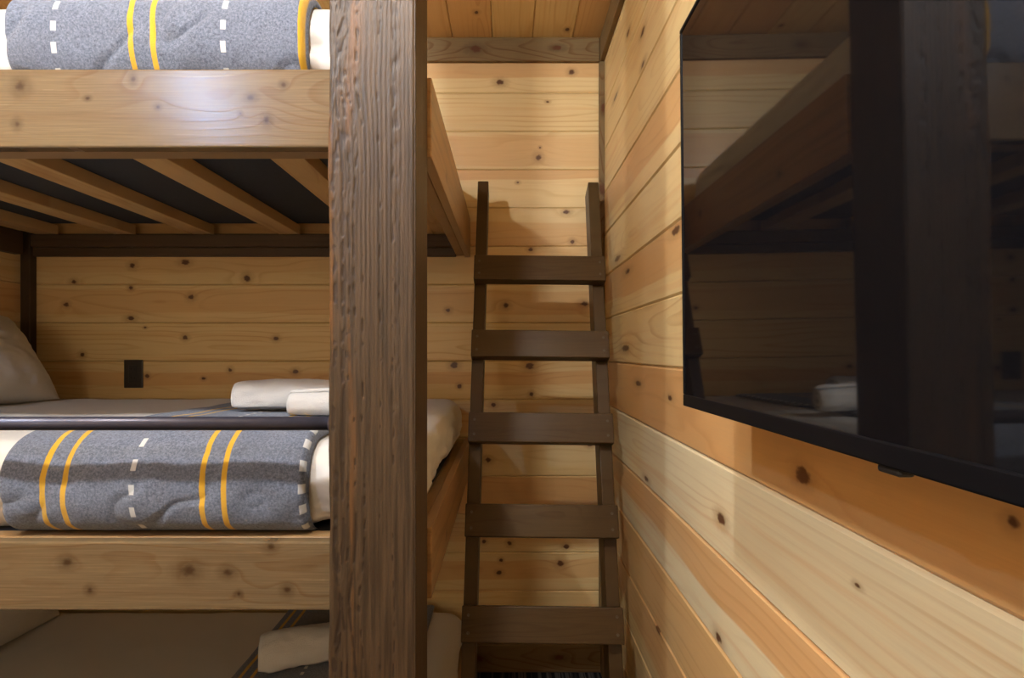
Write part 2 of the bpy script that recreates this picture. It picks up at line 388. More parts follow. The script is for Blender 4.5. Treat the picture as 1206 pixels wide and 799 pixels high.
# ================================================================== recessed ceiling lamps
def lathe(profile, n=32):
    vs_, fs = [], []
    for (r, z) in profile:
        for i in range(n): a = 2 * math.pi * i / n; vs_.append((r * math.cos(a), r * math.sin(a), z))
    m_ = len(profile)
    for j in range(m_ - 1):
        for i in range(n): fs.append([j * n + i, j * n + (i + 1) % n, (j + 1) * n + (i + 1) % n, (j + 1) * n + i])
    return vs_, fs
for i, (lx, ly, pw, colr) in enumerate(LAMPS):
    lab = ('small white dome ceiling lamp above the wooden post', 'small white dome ceiling lamp above the bunk blankets', 'cool white small dome ceiling lamp towards the added window')[i]
    root = empty('ceiling_lamp', (lx, ly, ZC), lab, 'ceiling lamp', 'dome ceiling lamps')
    vs_, fs = lathe([(.078, 0), (.078, -.004), (.072, -.008), (.056, -.008), (.050, -.003)])
    meshobj('trim_ring', [(lx + a, ly + b, ZC + c) for a, b, c in vs_], fs, M_white, root, (lx, ly, ZC), True)
    em = bpy.data.materials.new('lamp lens %d' % i); t = NT(em); t.fin((.8, .8, .8), .5)
    t.put(t.b.inputs['Emission Color'], colr); t.b.inputs['Emission Strength'].default_value = 6.0
    vs_, fs = lathe([(.050, -.003), (.048, -.014), (.040, -.026), (.024, -.034), (.0005, -.037)])
    meshobj('lens', [(lx + a, ly + b, ZC + c) for a, b, c in vs_], fs, em, root, (lx, ly, ZC), True)
    ld = bpy.data.lights.new('lamp_light', 'POINT'); ld.shadow_soft_size = 0.035; ld.energy = pw; ld.color = colr
    lo = bpy.data.objects.new('lamp_light', ld); link(lo, root, Matrix.Translation((lx, ly, ZC - .05)))

# ================================================================== bunk bed
PX0, PX1, PY0, PY1 = -0.288, -0.148, 0.94, 1.08
bunk = empty('bunk_bed', (-1.0, 1.6, 0), 'triple wooden bunk bed with rough-sawn brown corner post', 'bunk bed')

# rough sawn post: dense skin with real ridges
post_m = bpy.data.materials.new('rough sawn post stain'); t = NT(post_m); u, v, w = t.uvw()
n1 = t.noise(t.comb(t.m('MULTIPLY', u, 130.0), t.m('MULTIPLY', v, 130.0), t.m('MULTIPLY', w, 5.0)), 1.0, 3)
n2 = t.noise(t.comb(t.m('MULTIPLY', u, 38.0), t.m('MULTIPLY', v, 38.0), t.m('MULTIPLY', w, 2.2)), 1.0, 3)
n3 = t.noise(t.comb(t.m('MULTIPLY', u, 420.0), t.m('MULTIPLY', v, 420.0), t.m('MULTIPLY', w, 60.0)), 1.0, 2)
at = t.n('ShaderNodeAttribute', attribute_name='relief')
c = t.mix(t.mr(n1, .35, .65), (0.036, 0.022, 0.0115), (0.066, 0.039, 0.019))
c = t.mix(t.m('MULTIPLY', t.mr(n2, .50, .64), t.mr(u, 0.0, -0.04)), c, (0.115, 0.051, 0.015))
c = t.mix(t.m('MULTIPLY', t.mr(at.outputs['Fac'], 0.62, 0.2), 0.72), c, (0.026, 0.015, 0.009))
t.bump(n3, 0.35, 0.002)
t.fin(c, t.m('MULTIPLY_ADD', n1, 0.2, 0.36), 0.30)
def make_post():
    nx, nz, ny = 128, 900, 24
    hz = ZC
    per = [(PX0 + (PX1 - PX0) * i / nx, PY0) for i in range(nx)] + [(PX1, PY0 + (PY1 - PY0) * i / ny) for i in range(ny)] + \
          [(PX1 - (PX1 - PX0) * i / ny, PY1) for i in range(ny)] + [(PX0, PY1 - (PY1 - PY0) * i / ny) for i in range(ny)]
    per = np.array(per); N = len(per)
    nrm = np.zeros((N, 2)); nrm[:nx] = (0, -1); nrm[nx:nx + ny] = (1, 0); nrm[nx + ny:nx + 2 * ny] = (0, 1); nrm[nx + 2 * ny:] = (-1, 0)
    Z = np.linspace(0, hz, nz)
    G = np.repeat(per[None], nz, 0); ZZ = np.repeat(Z[:, None], N, 1)
    X, Y = G[..., 0], G[..., 1]
    s = np.where(np.abs(nrm[:, 0]) > 0, per[:, 1], per[:, 0])[None] + 0 * ZZ
    flat = lambda a, b, c: np.stack([a.ravel(), b.ravel(), c.ravel()], 1)
    # distance fields of knots bend the ridges
    bend = 0
    for (kx, kz, kr) in ((PX0 + .012, H + .46, .05), (PX0 + .02, H - .41, .035), (PX0 + .03, H + .56, .03)):
        dx, dz = s - kx, (ZZ - kz)
        bend = bend + np.sign(dx + 1e-6) * kr * .32 * np.exp(-(dx / kr) ** 2 * .8 - (dz / (kr * 1.7)) ** 2)
    warp = .0015 * vnoise(flat(s * 12, Y * 0, ZZ * 1.6), 3).reshape(nz, N) + .0012 * vnoise(flat(s * 40, Y * 0, ZZ * 14), 4).reshape(nz, N)
    sp = s + warp + bend
    ridge = 0.5 + 0.5 * np.sin(2 * np.pi * sp / .0066 + 3 * vnoise(flat(sp * 25, Y * 0 + 3, ZZ * .3), 9).reshape(nz, N))
    amp = 0.45 + 0.55 * np.clip(vnoise(flat(sp * 45, Y * 0 + 7, ZZ * 2.0), 12).reshape(nz, N) + .3, 0, 1)
    chew = np.clip(fbm(flat(sp * 140, Y * 0 + 5, ZZ * 60), 21, 2).reshape(nz, N) + .1, 0, 1) * np.clip(vnoise(flat(sp * 55, Y * 0 + 1, ZZ * 1.6), 31).reshape(nz, N) * 1.6 + np.where(s < PX0 + .05, .35, -.25), 0, 1)
    pits = 0
    for (px_, wd, dens, sd_) in ((.010, .0035, .05, 51), (.024, .0022, .15, 52), (.033, .0020, -.05, 53), (.044, .0020, .1, 54), (.057, .0016, -.15, 55), (.083, .0014, -.25, 56), (.104, .0014, -.3, 57)):
        ln = np.exp(-((sp - (PX0 + px_) - .0022 * vnoise(flat(Y * 0, Y * 0 + sd_, ZZ * 9), sd_).reshape(nz, N)) / wd) ** 2)
        gate = np.clip((fbm(flat(sp * 60, Y * 0 + 9, ZZ * 75), sd_ + 5, 2).reshape(nz, N) + dens + .55 * vnoise(flat(Y * 0, Y * 0 + 4, ZZ * 3.5), sd_ + 9).reshape(nz, N)) * 3.0, 0, 1)
        pits = np.maximum(pits, ln * gate)
    amp = amp * np.where(s < PX0 + .05, .6, .55)
    rel = np.clip(1 - pits * .95 - amp * (1 - ridge) * .75 - chew * .9, 0, 1)
    front = (nrm[:, 1] < -.5).astype(float)[None]
    A = np.where(front > 0, .0015, .0005)
    disp = -(1 - rel) * A
    # rounded arrises and a wavy worn left edge
    edge_l = np.exp(-((X - PX0) / .003) ** 2) + np.exp(-((X - PX1) / .0025) ** 2)
    disp = disp - front * edge_l * .0025
    wob = .0016 * fbm(flat(Y * 0, Y * 0 + 2, ZZ * 18), 44, 3).reshape(nz, N) * np.exp(-((X - PX0) / .012) ** 2)
    Xd = X + disp * nrm[None, :, 0] + wob; Yd = Y + disp * nrm[None, :, 1]
    verts = np.stack([Xd.ravel(), Yd.ravel(), ZZ.ravel()], 1)
    idx = np.arange(nz * N).reshape(nz, N); a = idx[:-1]; b = np.roll(idx, -1, 1)[:-1]; c_ = np.roll(idx, -1, 1)[1:]; d = idx[1:]
    faces = np.stack([a.ravel(), b.ravel(), c_.ravel(), d.ravel()], 1).tolist()
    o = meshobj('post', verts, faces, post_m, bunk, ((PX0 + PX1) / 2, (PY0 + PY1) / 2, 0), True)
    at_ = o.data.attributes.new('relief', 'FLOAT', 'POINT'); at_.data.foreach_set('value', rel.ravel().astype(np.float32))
make_post()

RAILC = (0.150, 0.101, 0.050); RAILH = (0.115, 0.064, 0.027)
YR = 1.03                       # front face of the front rails
def rail_knots(lst, cx, cz):
    return [((px - VPX) * YR / F - cx, (VPY - py) * YR / F + H - cz, pr * YR / F, stt) for (px, py, pr, stt) in lst]
up_k = [(24, 101, 7, 1.0), (157, 93, 4, .8), (186, 126, 2.4, 1.2), (295, 115, 3.4, 1.6), (314, 141, 5, .8), (334, 100, 3.4, 1), (283, 134, 2.2, 1), (20, 146, 5, .8), (103, 116, 2, 1.4)]
lo_k = [(79, 663, 5, 1.3), (222, 672, 7.5, 1.4), (268, 674, 5.5, 1.2), (319, 644, 5, 1.2), (338, 695, 5, 1), (106, 695, 4, 1), (281, 700, 3, 1)]
M_railin = [wood('bed lumber %d' % j, 400 + j, (0.30, 0.175, 0.072), (0.24, 0.12, 0.042), .1, ring=.45, rough=.42, knots=[(.2 * j, .01, .009, 1.2), (-.45, -.02, .008, 1.3)]) for j in range(3)]
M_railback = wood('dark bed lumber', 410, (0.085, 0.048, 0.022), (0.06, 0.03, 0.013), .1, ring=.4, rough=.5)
M_slat = [wood('slat %d' % j, 420 + j, (0.58, 0.37, 0.16), (0.45, 0.25, 0.09), .08, ring=.4, rough=.5) for j in range(3)]
XE = -0.140                     # outer face of the end rails
def bunk_deck(zb, zt, knots, seed, slats=True):
    L = (PX0) - (XL); cx = (PX0 + XL) / 2; cz = (zb + zt) / 2
    fm = wood('front rail %d' % seed, seed, RAILC, RAILH, zt - zb, .5, 0, 0, rail_knots(knots, cx, cz), .40, rough=.22, spec=.32, fine=.5, freq=110, knotdark=(.05, .024, .010), ksoft=.1)
    beam('front_rail', bunk, (cx, YR + .013, cz), (1, 0, 0), (0, 0, 1), L, zt - zb, .026, fm, .003)
    box('inner_rail', bunk, XL, PX0, YR + .027, YR + .070, zb + .002, zt - .001, M_railin[0], .003)
    em = wood('end rail %d' % seed, seed + 1, (0.33, 0.185, 0.075), RAILH, zt - zb, .5, 0, 0, [(.25, .01, .009, 1.2), (-.3, -.03, .007, 1.2)], .35, rough=.3)
    beam('end_rail', bunk, (XE - .010, (PY1 + YB) / 2, cz + .004), (0, 1, 0), (0, 0, 1), YB - PY1 - .002, zt - zb + .010, .02, em, .002)
    box('inner_rail', bunk, XE - .052, XE - .0205, PY1 + .02, YB - .024, zb + .002, zt - .004, M_railin[1], .003)
    box('back_rail', bunk, XL + .037, XE - .053, YB - .022, YB - .001, zb, zb + .085, M_railback, .002)
    box('ledger', bunk, XL + .06, XE - .06, YB - .060, YB - .0225, zb + .030, zb + .075, M_railback, .002)
    box('end_rail', bunk, XL + .001, XL + .036, YR + .071, YB - .061, zb, zb + .085, M_railback, .002)
    if slats:
        for j, sx in enumerate((-1.72, -1.43, -1.135, -.813, -.50, -.235)):
            beam('slat', bunk, (sx, (YR + YB) / 2 + .015, zb + .095), (0, 1, 0), (1, 0, 0), YB - YR - .11, .078, .036, M_slat[j % 3], .002)
bunk_deck(H + .363, H + .502, up_k, 500)
bunk_deck(H - .458, H - .336, lo_k, 510)
bunk_deck(.03, .155, [], 520, True)

# steel guard rail in front of the middle mattress
def tube(path_pts, r, n=24):
    vs_, fs = [], []
    for (p, rr) in path_pts:
        for i in range(n): a = 2 * math.pi * i / n; vs_.append((p[0], p[1] + rr * math.cos(a), p[2] + rr * math.sin(a)))
    for j in range(len(path_pts) - 1):
        for i in range(n): fs.append([j * n + i, j * n + (i + 1) % n, (j + 1) * n + (i + 1) % n, (j + 1) * n + i])
    fs.append(list(range(n))[::-1]); fs.append(list(range((len(path_pts) - 1) * n, len(path_pts) * n)))
    return vs_, fs
ZP, YP = H - .1208, .985
vs_, fs = tube([((XL, YP, ZP), .0117), ((PX0 - .001, YP, ZP), .0117)], .0117)
gr = meshobj('guard_rail', vs_, fs, M_pipe, bunk, ((XL + PX0) / 2, YP, ZP), True)
for xx, sg in ((PX0 - .0005, -1), (XL + .0005, 1)):
    vs_, fs = tube([((xx, YP, ZP), .016), ((xx + sg * .004, YP, ZP), .016), ((xx + sg * .006, YP, ZP), .0135), ((xx + sg * .012, YP, ZP), .0135)], .02)
    meshobj('flange', vs_, fs, M_pipe, gr, (xx, YP, ZP), True)

# ================================================================== bedding
cloth_m = bpy.data.materials.new('white cotton sheet'); t = NT(cloth_m); tc = t.n('ShaderNodeTexCoord')
nz = t.noise(tc.outputs['Object'], 9.0, 4, .6); nf = t.noise(tc.outputs['Object'], 700.0, 2)
t.bump(t.m('ADD', nz, t.m('MULTIPLY', nf, 0.06)), 0.25, 0.006)
t.fin((0.63, 0.60, 0.555), 0.5, 0.45, sheen=0.15)
towel_m = bpy.data.materials.new('white terry towel'); t = NT(towel_m); tc = t.n('ShaderNodeTexCoord')
nf = t.noise(tc.outputs['Object'], 420.0, 3, .7); nl = t.noise(tc.outputs['Object'], 25.0, 3)
t.bump(t.m('ADD', nf, nl), 0.9, 0.004)
t.fin((0.78, 0.75, 0.71), 0.9, 0.15, sheen=0.4)

def soft_box(x0, x1, y0, y1, z0, z1, r, n=(120, 70, 22), crown=0.0, seed=0, wrinkle=0.0, folds=0.0):
    """rounded slab as a closed grid mesh (world coordinates)"""
    pts, faces, idx = [], [], {}
    def vid(i, j, k):
        key = (i, j, k)
        if key not in idx: idx[key] = len(pts); pts.append((i / n[0], j / n[1], k / n[2]))
        return idx[key]
    for i in range(n[0]):
        for j in range(n[1]):
            faces.append([vid(i, j, 0), vid(i, j + 1, 0), vid(i + 1, j + 1, 0), vid(i + 1, j, 0)])
            faces.append([vid(i, j, n[2]), vid(i + 1, j, n[2]), vid(i + 1, j + 1, n[2]), vid(i, j + 1, n[2])])
    for i in range(n[0]):
        for k in range(n[2]):
            faces.append([vid(i, 0, k), vid(i + 1, 0, k), vid(i + 1, 0, k + 1), vid(i, 0, k + 1)])
            faces.append([vid(i, n[1], k), vid(i, n[1], k + 1), vid(i + 1, n[1], k + 1), vid(i + 1, n[1], k)])
    for j in range(n[1]):
        for k in range(n[2]):
            faces.append([vid(0, j, k), vid(0, j, k + 1), vid(0, j + 1, k + 1), vid(0, j + 1, k)])
            faces.append([vid(n[0], j, k), vid(n[0], j + 1, k), vid(n[0], j + 1, k + 1), vid(n[0], j, k + 1)])
    P = np.array(pts, float)
    lo, hi = np.array([x0, y0, z0]), np.array([x1, y1, z1])
    # cluster samples towards the borders
    Q = P.copy(); Q[:, 0] = .5 - .5 * np.sign(.5 - P[:, 0]) * (1 - (1 - np.abs(2 * P[:, 0] - 1)) ** 1.25); Q[:, 1] = .5 - .5 * np.sign(.5 - P[:, 1]) * (1 - (1 - np.abs(2 * P[:, 1] - 1)) ** 1.25)
    W = lo + Q * (hi - lo)
    inner = np.clip(W, lo + r, hi - r); D = W - inner; l = np.linalg.norm(D, axis=1, keepdims=True)
    nn = D / np.maximum(l, 1e-9)
    W = inner + nn * r
    if wrinkle:
        f = fbm(W * np.array([7, 7, 16]) + fbm(W * 5, seed + 3)[:, None] * .6, seed, 3); W = W + nn * (f * wrinkle)[:, None]
    if folds:      # pulled diagonal creases in the sheet along the sides
        q = 1 - np.abs(fbm(np.stack([W[:, 0] * 14 + W[:, 2] * 16, W[:, 2] * 9 - W[:, 0] * 6, W[:, 1] * 5], 1), seed + 60, 2))
        k = np.clip((hi[2] - .02 - W[:, 2]) / .06, 0, 1)
        W = W - nn * (np.clip(q - .5, 0, 1) * folds * 2 * k)[:, None]
    return W, faces

def mattress(z0, z1, label, seed, xin=.012):
    # the black lining shows between the slats
    root = empty('mattress', (-.98, 1.63, z0), label, 'mattress')
    W, fs = soft_box(XL + .04, XE - xin, 1.068, 2.185, z0 + .006, z1, .072, seed=seed, wrinkle=.0022, folds=.013)
    meshobj('fitted_sheet', W, fs, cloth_m, root, (-.98, 1.63, z0), True)
    box('underside_lining', root, XL + .062, XE - .0535, YR + .0705, YB - .062, z0, z0 + .005, M_black, .003)
ZM = [H + .477, H - .344, .146]
ZT = [H + .660, H - .1705, H - .955]
mattress(ZM[0], ZT[0], 'white sheeted mattress of the top bunk', 1, .052)
mattress(ZM[1], ZT[1], 'white sheeted mattress of the middle bunk behind the steel bar', 2, .022)
mattress(ZM[2], ZT[2], 'white sheeted mattress of the bottom bunk near the carpet', 3)

def blanket_mat(name, yellows, whites, dash0):
    mt = bpy.data.materials.new(name); t = NT(mt); u, v, w = t.uvw('UV')
    tc = t.n('ShaderNodeTexCoord')
    nf = t.noise(tc.outputs['Object'], 900.0, 3, .7); nm = t.noise(tc.outputs['Object'], 230.0, 4, .75); nl = t.noise(tc.outputs['Object'], 12.0, 3)
    col = t.mix(t.mr(nm, .30, .70), (0.058, 0.070, 0.102), (0.200, 0.230, 0.300))
    col = t.mix(t.m('MULTIPLY', t.mr(nf, .45, .75), .5), col, (0.36, 0.39, 0.46))
    col = t.mix(t.m('MULTIPLY', t.mr(nl, .4, .7), .25), col, (0.09, 0.10, 0.135))
    jit = t.m('MULTIPLY', t.m('SUBTRACT', nm, .5), .0016)
    uu = t.m('ADD', u, jit); ym = wm = None
    for yx in yellows:
        q = t.mr(t.m('ABSOLUTE', t.m('SUBTRACT', uu, yx)), .0055, .0043); ym = q if ym is None else t.m('MAXIMUM', ym, q)
    for wx in whites:
        q = t.mr(t.m('ABSOLUTE', t.m('SUBTRACT', uu, wx)), .0052, .0042); wm = q if wm is None else t.m('MAXIMUM', wm, q)
    d = t.m('FRACT', t.m('DIVIDE', t.m('ADD', v, dash0), .034))
    dm = t.m('MULTIPLY', t.mr(d, .02, .05), t.mr(d, .50, .47))
    col = t.mix(t.m('MULTIPLY', wm, dm), col, (0.62, 0.62, 0.60)); col = t.mix(ym, col, (0.66, 0.37, 0.025))
    t.bump(t.m('ADD', nf, nm), 0.7, 0.0022); t.fin(col, 0.92, 0.12, sheen=0.25); return mt

def blanket(z0, z1, xa, xb, mat, label, seed, skew=0.0, yend=2.05):
    """folded runner: tucked in behind the front rail, over the mattress edge, along the top"""
    g = .004; prof = []
    cy, r = 1.068 + .072, .072 + g
    prof += [(1.122, z0 + .004)]
    zlo, zhi = z0 + .006 + .072, z1 - .072
    for i in range(13): a = math.radians(-78 + 78 * i / 12); prof.append((cy - r * math.cos(a), zlo + r * math.sin(a)))
    for i in range(13): a = math.radians(90 * i / 12); prof.append((cy - r * math.cos(a), zhi + r * math.sin(a)))
    for i in range(1, 30): prof.append((cy + (yend - cy) * i / 29, z1 + g))
    prof = np.array(prof); seg = np.linalg.norm(np.diff(prof, axis=0), axis=1); s = np.concatenate([[0], np.cumsum(seg)])
    ns, nx = 320, 200
    # finer sampling over the front roll
    tt = np.linspace(0, 1, ns); S = np.where(tt < .6, tt / .6 * .36, .36 + (tt - .6) / .4 * (s[-1] - .36))
    Yp, Zp = np.interp(S, s, prof[:, 0]), np.interp(S, s, prof[:, 1])
    ker = np.hanning(25); ker /= ker.sum()
    def smooth(q):
        qq = np.concatenate([2 * q[0] - q[12:0:-1], q, 2 * q[-1] - q[-2:-14:-1]]); return np.convolve(qq, ker, 'valid')
    Yp, Zp = smooth(Yp), smooth(Zp)
    ty, tz = np.gradient(Yp, S), np.gradient(Zp, S); l = np.hypot(ty, tz); ny, nz_ = smooth(-tz / l), smooth(ty / l)
    U = np.linspace(xa, xb, nx); UU, SS = np.meshgrid(U, S)
    th = np.where(SS < .28, .013, np.where(SS < .40, .013 - .008 * (SS - .28) / .12, .005))
    P = np.stack([UU.ravel(), SS.ravel() * 1.0, np.zeros(UU.size)], 1)
    front = np.exp(-((SS - .17) / .13) ** 2)
    cre = fbm(np.stack([(UU * 9 + SS * 7).ravel(), (SS * 9 - UU * 3).ravel(), np.zeros(UU.size)], 1), seed, 3).reshape(UU.shape)
    cre2 = 1 - np.abs(fbm(np.stack([(UU * 6 + SS * 10).ravel(), (SS * 12 - UU * 9).ravel(), np.ones(UU.size) * 5], 1), seed + 7, 2).reshape(UU.shape))
    lowf = np.clip((.20 - SS) / .14, 0, 1)
    dsp = .0042 * cre * (.35 + front) - .012 * np.clip(cre2 - .62, 0, 1) * (lowf + .25 * front) + .004
    eu = np.minimum(UU - xa, xb - UU); rnd_ = np.clip(eu / .014, 0, 1); rnd_ = np.sqrt(1 - (1 - rnd_) ** 2)
    off = dsp + th * rnd_
    bulge = .010 * np.sin(np.pi * np.clip(SS / .30, 0, 1))
    Ysf = np.repeat(Yp[:, None], nx, 1); Zsf = np.repeat(Zp[:, None], nx, 1)
    tuck = np.clip((SS - .02) / .05, .15, 1)
    o_ = (off * tuck + bulge * rnd_)
    XX = UU + skew * np.clip(SS - .30, 0, 9)
    VT = np.stack([XX, Ysf + ny[:, None] * o_, Zsf + nz_[:, None] * o_], 2).reshape(-1, 3)
    VB = np.stack([XX, Ysf + ny[:, None] * .0008, Zsf + nz_[:, None] * .0008], 2).reshape(-1, 3)
    idx = np.arange(ns * nx).reshape(ns, nx); a, b, c_, d = idx[:-1, :-1], idx[:-1, 1:], idx[1:, 1:], idx[1:, :-1]
    ft = np.stack([a.ravel(), b.ravel(), c_.ravel(), d.ravel()], 1).tolist()
    N = ns * nx; fb = [[q[3] + N, q[2] + N, q[1] + N, q[0] + N] for q in ft]
    rim = list(idx[0, :]) + list(idx[1:, -1]) + list(idx[-1, -2::-1]) + list(idx[-2:0:-1, 0])
    fr_ = [[rim[(i + 1) % len(rim)], rim[i], rim[i] + N, rim[(i + 1) % len(rim)] + N] for i in range(len(rim))]
    uv = np.stack([UU.ravel(), SS.ravel()], 1); uv = np.concatenate([uv, uv])
    o = meshobj('blanket', np.concatenate([VT, VB]), ft + fb + fr_, mat, None, None, True, uv)
    return tag(o, label, 'blanket', 'grey road pattern blankets')
blanket(ZM[0], ZT[0], -.905, -.362, blanket_mat('road blanket top', (-.672, -.632, -.369), (-.8105, -.5055), .012), 'grey blanket with yellow and dashed white road lines on the top bunk', 11)
blanket(ZM[1], ZT[1], -.912, -.362, blanket_mat('road blanket middle', (-.831, -.793, -.545, -.505), (-.669, -.369), .020), 'grey road pattern blanket on the middle bunk, crossed by the steel bar shadow', 23, skew=.07)
blanket(ZM[2], ZT[2], -.800, -.27, blanket_mat('road blanket bottom', (-.772, -.738, -.47, -.43), (-.60,), .0), 'dark road pattern blanket with double yellow line on the bottom bunk', 31, yend=2.165)

# pillows
def pillow(center, size, rot, label, seed):
    n = 64; L, W_, T_ = size
    g = np.linspace(-1, 1, n); A, B = np.meshgrid(g, g)
    def shape(sign):
        a, b = A.ravel(), B.ravel()
        px = a * (1 - .07 * (1 - b ** 2) * 0 - .10 * (1 - np.abs(b)) * np.abs(a) ** 3) ; py = b * (1 - .10 * (1 - np.abs(a)) * np.abs(b) ** 3)
        hgt = (np.clip(1 - np.abs(a) ** 2.6, 0, 1) * np.clip(1 - np.abs(b) ** 2.6, 0, 1)) ** .55
        P = np.stack([px * 4, py * 4, np.full(a.size, 1. + sign)], 1)
        edge = 1 - hgt
        wr = fbm(P + vnoise(P * .7, seed)[:, None], seed, 3) * .05 + fbm(np.stack([a * 14, b * 14, np.full(a.size, sign)], 1), seed + 5, 2) * .05 * edge
        return np.stack([px * L / 2, py * W_ / 2, sign * (hgt * T_ / 2 * (1 + wr * 1.2) )], 1)
    Tp, Bt = shape(1), shape(-1)
    idx = np.arange(n * n).reshape(n, n)
    a, b, c_, d = idx[:-1, :-1], idx[:-1, 1:], idx[1:, 1:], idx[1:, :-1]
    ft = np.stack([a.ravel(), b.ravel(), c_.ravel(), d.ravel()], 1)
    rimset = np.concatenate([idx[0, :], idx[-1, :], idx[1:-1, 0], idx[1:-1, -1]])
    mp = np.arange(n * n) + n * n; mp[rimset] = rimset
    fb = mp[ft[:, ::-1]]
    V = np.concatenate([Tp, Bt])
    used = np.ones(2 * n * n, bool); used[rimset + n * n] = False
    remap = np.cumsum(used) - 1
    faces = remap[np.concatenate([ft, fb])].tolist(); V = V[used]
    R = np.array(Matrix.Rotation(rot[2], 3, 'Z') @ Matrix.Rotation(rot[1], 3, 'Y') @ Matrix.Rotation(rot[0], 3, 'X'))
    V = V @ R.T + np.array(center)
    o = meshobj('pillow', V, faces, cloth_m, None, None, True)
    return tag(o, label, 'pillow', 'white bed pillows')
pillow((-1.685, 1.78, ZT[1] + .150), (.35, .54, .19), (0, math.radians(56), math.radians(-4)), 'white pillow propped against the left wall on the middle bunk', 5)
pillow((-1.69, 1.80, ZT[2] + .152), (.34, .62, .17), (0, math.radians(62), math.radians(2)), 'white pillow against the left wall on the dark bottom bunk', 8)

# rolled towels
def towel(center, L, r, rotz, label, seed, turns=2.6):
    na, nl = 150, 40; t0 = .0085
    th = np.linspace(0, turns * 2 * np.pi, na); rr = .010 + (r - .010) * (th / th[-1]) ** .9
    rings = []
    for side in (0, 1):
        q = rr - (t0 if side else 0) * np.clip(1 - .0 * th, 0, 1)
        q = np.maximum(q, .003)
        rings.append(np.stack([q * np.cos(th), q * np.sin(th)], 1))
    loop = np.concatenate([rings[0], rings[1][::-1]]); M_ = len(loop)
    X = np.linspace(-L / 2, L / 2, nl)
    V = np.zeros((nl, M_, 3)); rnd = random.Random(seed)
    for i, xx in enumerate(X):
        e = min(xx + L / 2, L / 2 - xx); k = .86 + .14 * math.sqrt(min(1, e / .03))
        V[i, :, 0] = xx; V[i, :, 1:] = loop * k
    P = V.reshape(-1, 3)
    rad = np.linalg.norm(P[:, 1:], axis=1, keepdims=True)
    nzv = fbm(np.stack([P[:, 0] * 9, P[:, 1] * 14, P[:, 2] * 14], 1), seed, 3)[:, None]
    P[:, 1:] *= 1 + nzv * .17 * (rad / r) + .035 * fbm(P * 60, seed + 4, 2)[:, None] * (rad / r)
    # ends: each layer slides in or out a little
    ang = np.tile(np.concatenate([th, th[::-1]]), nl); P[:, 0] += .004 * np.sin(ang * .9 + seed) * np.abs(P[:, 0]) / (L / 2)
    # settle: flatten below
    P[:, 2] = np.where(P[:, 2] < -r * .80, -r * .80 - (-(P[:, 2]) - r * .80) * .15, P[:, 2])
    zmin = P[:, 2].min()
    P[:, 2] -= zmin
    idx = np.arange(nl * M_).reshape(nl, M_)
    a, b = idx[:-1], np.roll(idx, -1, 1)[:-1]; c_, d = np.roll(idx, -1, 1)[1:], idx[1:]
    faces = np.stack([a.ravel(), d.ravel(), c_.ravel(), b.ravel()], 1).tolist()
    for e, rev in ((0, False), (nl - 1, True)):
        for k in range(na - 1):
            q = [idx[e, k], idx[e, k + 1], idx[e, M_ - 2 - k], idx[e, M_ - 1 - k]]
            faces.append(q[::-1] if rev else q)
    c, s = math.cos(rotz), math.sin(rotz)
    Q = P.copy(); Q[:, 0] = c * P[:, 0] - s * P[:, 1] + center[0]; Q[:, 1] = s * P[:, 0] + c * P[:, 1] + center[1]; Q[:, 2] += center[2]
    o = meshobj('towel', Q, faces, towel_m, None, None, True)
    return tag(o, label, 'towel', 'rolled white towels')
ZB1 = ZT[1] + .0155
towel((-.545, 1.56, ZB1), .34, .049, math.radians(4), 'thick rolled white bath towel on the middle bunk blanket', 3)
towel((-.40, 1.435, ZB1), .28, .036, math.radians(-3), 'small rolled white hand towel in front of the thicker roll', 6, 2.2)
towel((-.565, 1.79, ZT[2] + .0145), .36, .062, math.radians(22), 'rolled white towel on the bottom bunk blanket', 9)

# ================================================================== ladder
lad = empty('ladder', (.10, 1.5, 0), 'dark brown wooden ladder with five rungs leaning on back wall', 'ladder')
z1_, d1_ = H + .280, 1.920; z5_, d5_ = H - .729, 1.552
c1, c5 = (-.109 + .325) / 2, (-.122 + .313) / 2; WL = .4345
up = Vector(((c1 - c5), d1_ - d5_, z1_ - z5_)).normalized()          # along the rails
side = Vector((1, 0, 0)); side = (side - up * side.dot(up)).normalized()
nrm = side.cross(up)                                                    # out of the ladder plane, to the viewer
if nrm.y > 0: nrm = -nrm
P1 = Vector((c1, d1_, z1_)); step = (Vector((c5, d5_, z5_)) - P1) / 4
top = P1 + up * (.345 / up.z); bot = P1 - up * ((z1_ - .012) / up.z)
for sg in (-1, 1):
    # rails stand behind the rungs
    a_ = top - nrm * (.038 + .0445 + .001) + side * sg * (WL / 2 - .019 - .001); b_ = bot - nrm * (.038 + .0445 + .001) + side * sg * (WL / 2 - .019 - .001)
    b_ = b_ + up * (.030)
    beam('side_rail', lad, (a_ + b_) / 2, up, nrm, (a_ - b_).length, .089, .038, M_ladder[0 if sg < 0 else 1], .003)
for i in range(5):
    c = P1 + step * i
    c = c - nrm * .019
    rg = beam('rung', lad, c, side, up, WL, .091, .038, M_ladder[(i + 2) % 4], .003)
    for sg in (-1, 1):
        for hz in (-.022, .022):
            p = c + nrm * .0188 + side * sg * (WL / 2 - .018) + up * hz
            vs_, fs = lathe([(.0042, 0), (.0042, .0006), (.0034, .0010), (.0008, .0004), (.0001, .0004)], 12)
            Mx = frame(p, side, up) if side.cross(up).dot(nrm) > 0 else frame(p, side, -up)
            me = _cache.get('screw')
            if me is None:
                me = bpy.data.meshes.new('screw'); me.from_pydata(vs_, [], fs); me.update(); me.materials.append(M_steel); _cache['screw'] = me
            link(bpy.data.objects.new('screw', me), rg, Mx)

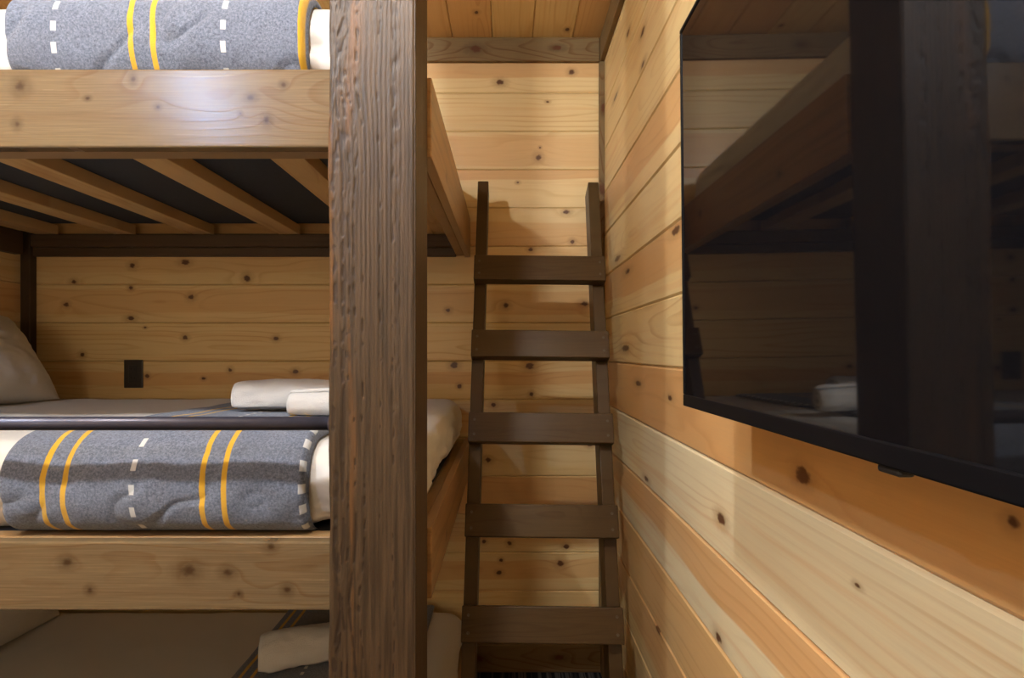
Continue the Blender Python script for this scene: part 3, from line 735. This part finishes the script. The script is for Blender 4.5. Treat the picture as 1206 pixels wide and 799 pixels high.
# ================================================================== television
tv = empty('television', (XR - .001, .35, H - .08), 'flat black television mounted on the right pine wall', 'television')
screen_m = bpy.data.materials.new('television glass'); t = NT(screen_m); t.fin((0.004, 0.004, 0.005), 0.035, 0.5); t.b.inputs['IOR'].default_value = 1.52
XT, TY0, TY1, TZ0, TZ1 = .245, -.125, .823, H - .0757, H + .455
hw_, hh = (TY1 - TY0) / 2, (TZ1 - TZ0) / 2
MT = Matrix.Translation((XT + .0015, (TY0 + TY1) / 2, (TZ0 + TZ1) / 2)) @ Matrix.Rotation(math.radians(-.55), 4, 'Y')
def tvbox(name, parent, x0, x1, y0, y1, z0, z1, mat, b=.0015, seg=2):
    s = (y1 - y0, z1 - z0, x1 - x0)
    o = bpy.data.objects.new(name, beam_mesh(s[0], s[1], s[2], b, seg)); setmat(o, mat)
    Mx = MT @ frame(((x0 + x1) / 2, (y0 + y1) / 2, (z0 + z1) / 2), (0, -1, 0), (0, 0, 1))
    return link(o, parent, Mx)
bz = plain('black bezel', (0.0035, 0.0035, 0.0045), .45, spec=.1)
be = tvbox('bezel', tv, 0, .022, -hw_, hw_, -hh, -hh + .0165, bz)
tvbox('bezel', tv, 0, .022, -hw_, hw_, hh - .006, hh, bz)
tvbox('bezel', tv, 0, .022, -hw_, -hw_ + .006, -hh + .0166, hh - .0061, bz)
tvbox('bezel', tv, 0, .022, hw_ - .006, hw_, -hh + .0166, hh - .0061, bz)
tvbox('screen', tv, .0015, .010, -hw_ + .006, hw_ - .006, -hh + .0166, hh - .0061, screen_m, .0, 1)
tvbox('back_cover', tv, .0221, .034, -hw_ + .004, hw_ - .004, -hh + .004, hh - .004, M_blackplastic, .003)
tvbox('electronics_housing', tv, .0341, .068, -hw_ + .13, hw_ - .13, -hh + .03, hh - .17, M_blackplastic, .008)
tvbox('remote_sensor', tv, .003, .014,   .025, .048, -hh - .0055, -hh - .0001, M_blackplastic, .002)
mb = tvbox('wall_mount', tv, .0681, .084, -.16, .16, -.08, .02, M_blackplastic, .002)
box('wall_plate', mb, XR - .012, XR - .0005, .28, .42, H + .08, H + .28, M_blackplastic, .002)
for yy in (.30, .40): box('mount_arm', mb, XT + .085, XR - .0121, yy - .012, yy + .012, H + .14, H + .18, M_blackplastic, .002)

# ================================================================== wall outlet
ox0, oz1 = on_back(147, 424); ox1, oz0 = on_back(169, 457); oz0 += H; oz1 += H
ol = empty('electrical_outlet', ((ox0 + ox1) / 2, YB, oz0), 'dark brown rectangular electrical outlet plate on the back wall', 'outlet')
pt = box('cover_plate', ol, ox0, ox1, YB - .0062, YB - .0002, oz0, oz1, M_bronze, .002, 2)
mx_, mz_ = (ox0 + ox1) / 2, (oz0 + oz1) / 2
ins = box('receptacle', ol, mx_ - .0165, mx_ + .0165, YB - .0082, YB - .0063, mz_ - .033, mz_ + .033, M_blackplastic, .0008)
pit = plain('slot black', (.002, .002, .002), .8)
for s_ in (-1, 1):
    for q in (-1, 1): box('slot', ins, mx_ + q * .0063 - .001, mx_ + q * .0063 + .001, YB - .0086, YB - .0083, mz_ + s_ * .017 - .002, mz_ + s_ * .017 + .006, pit)
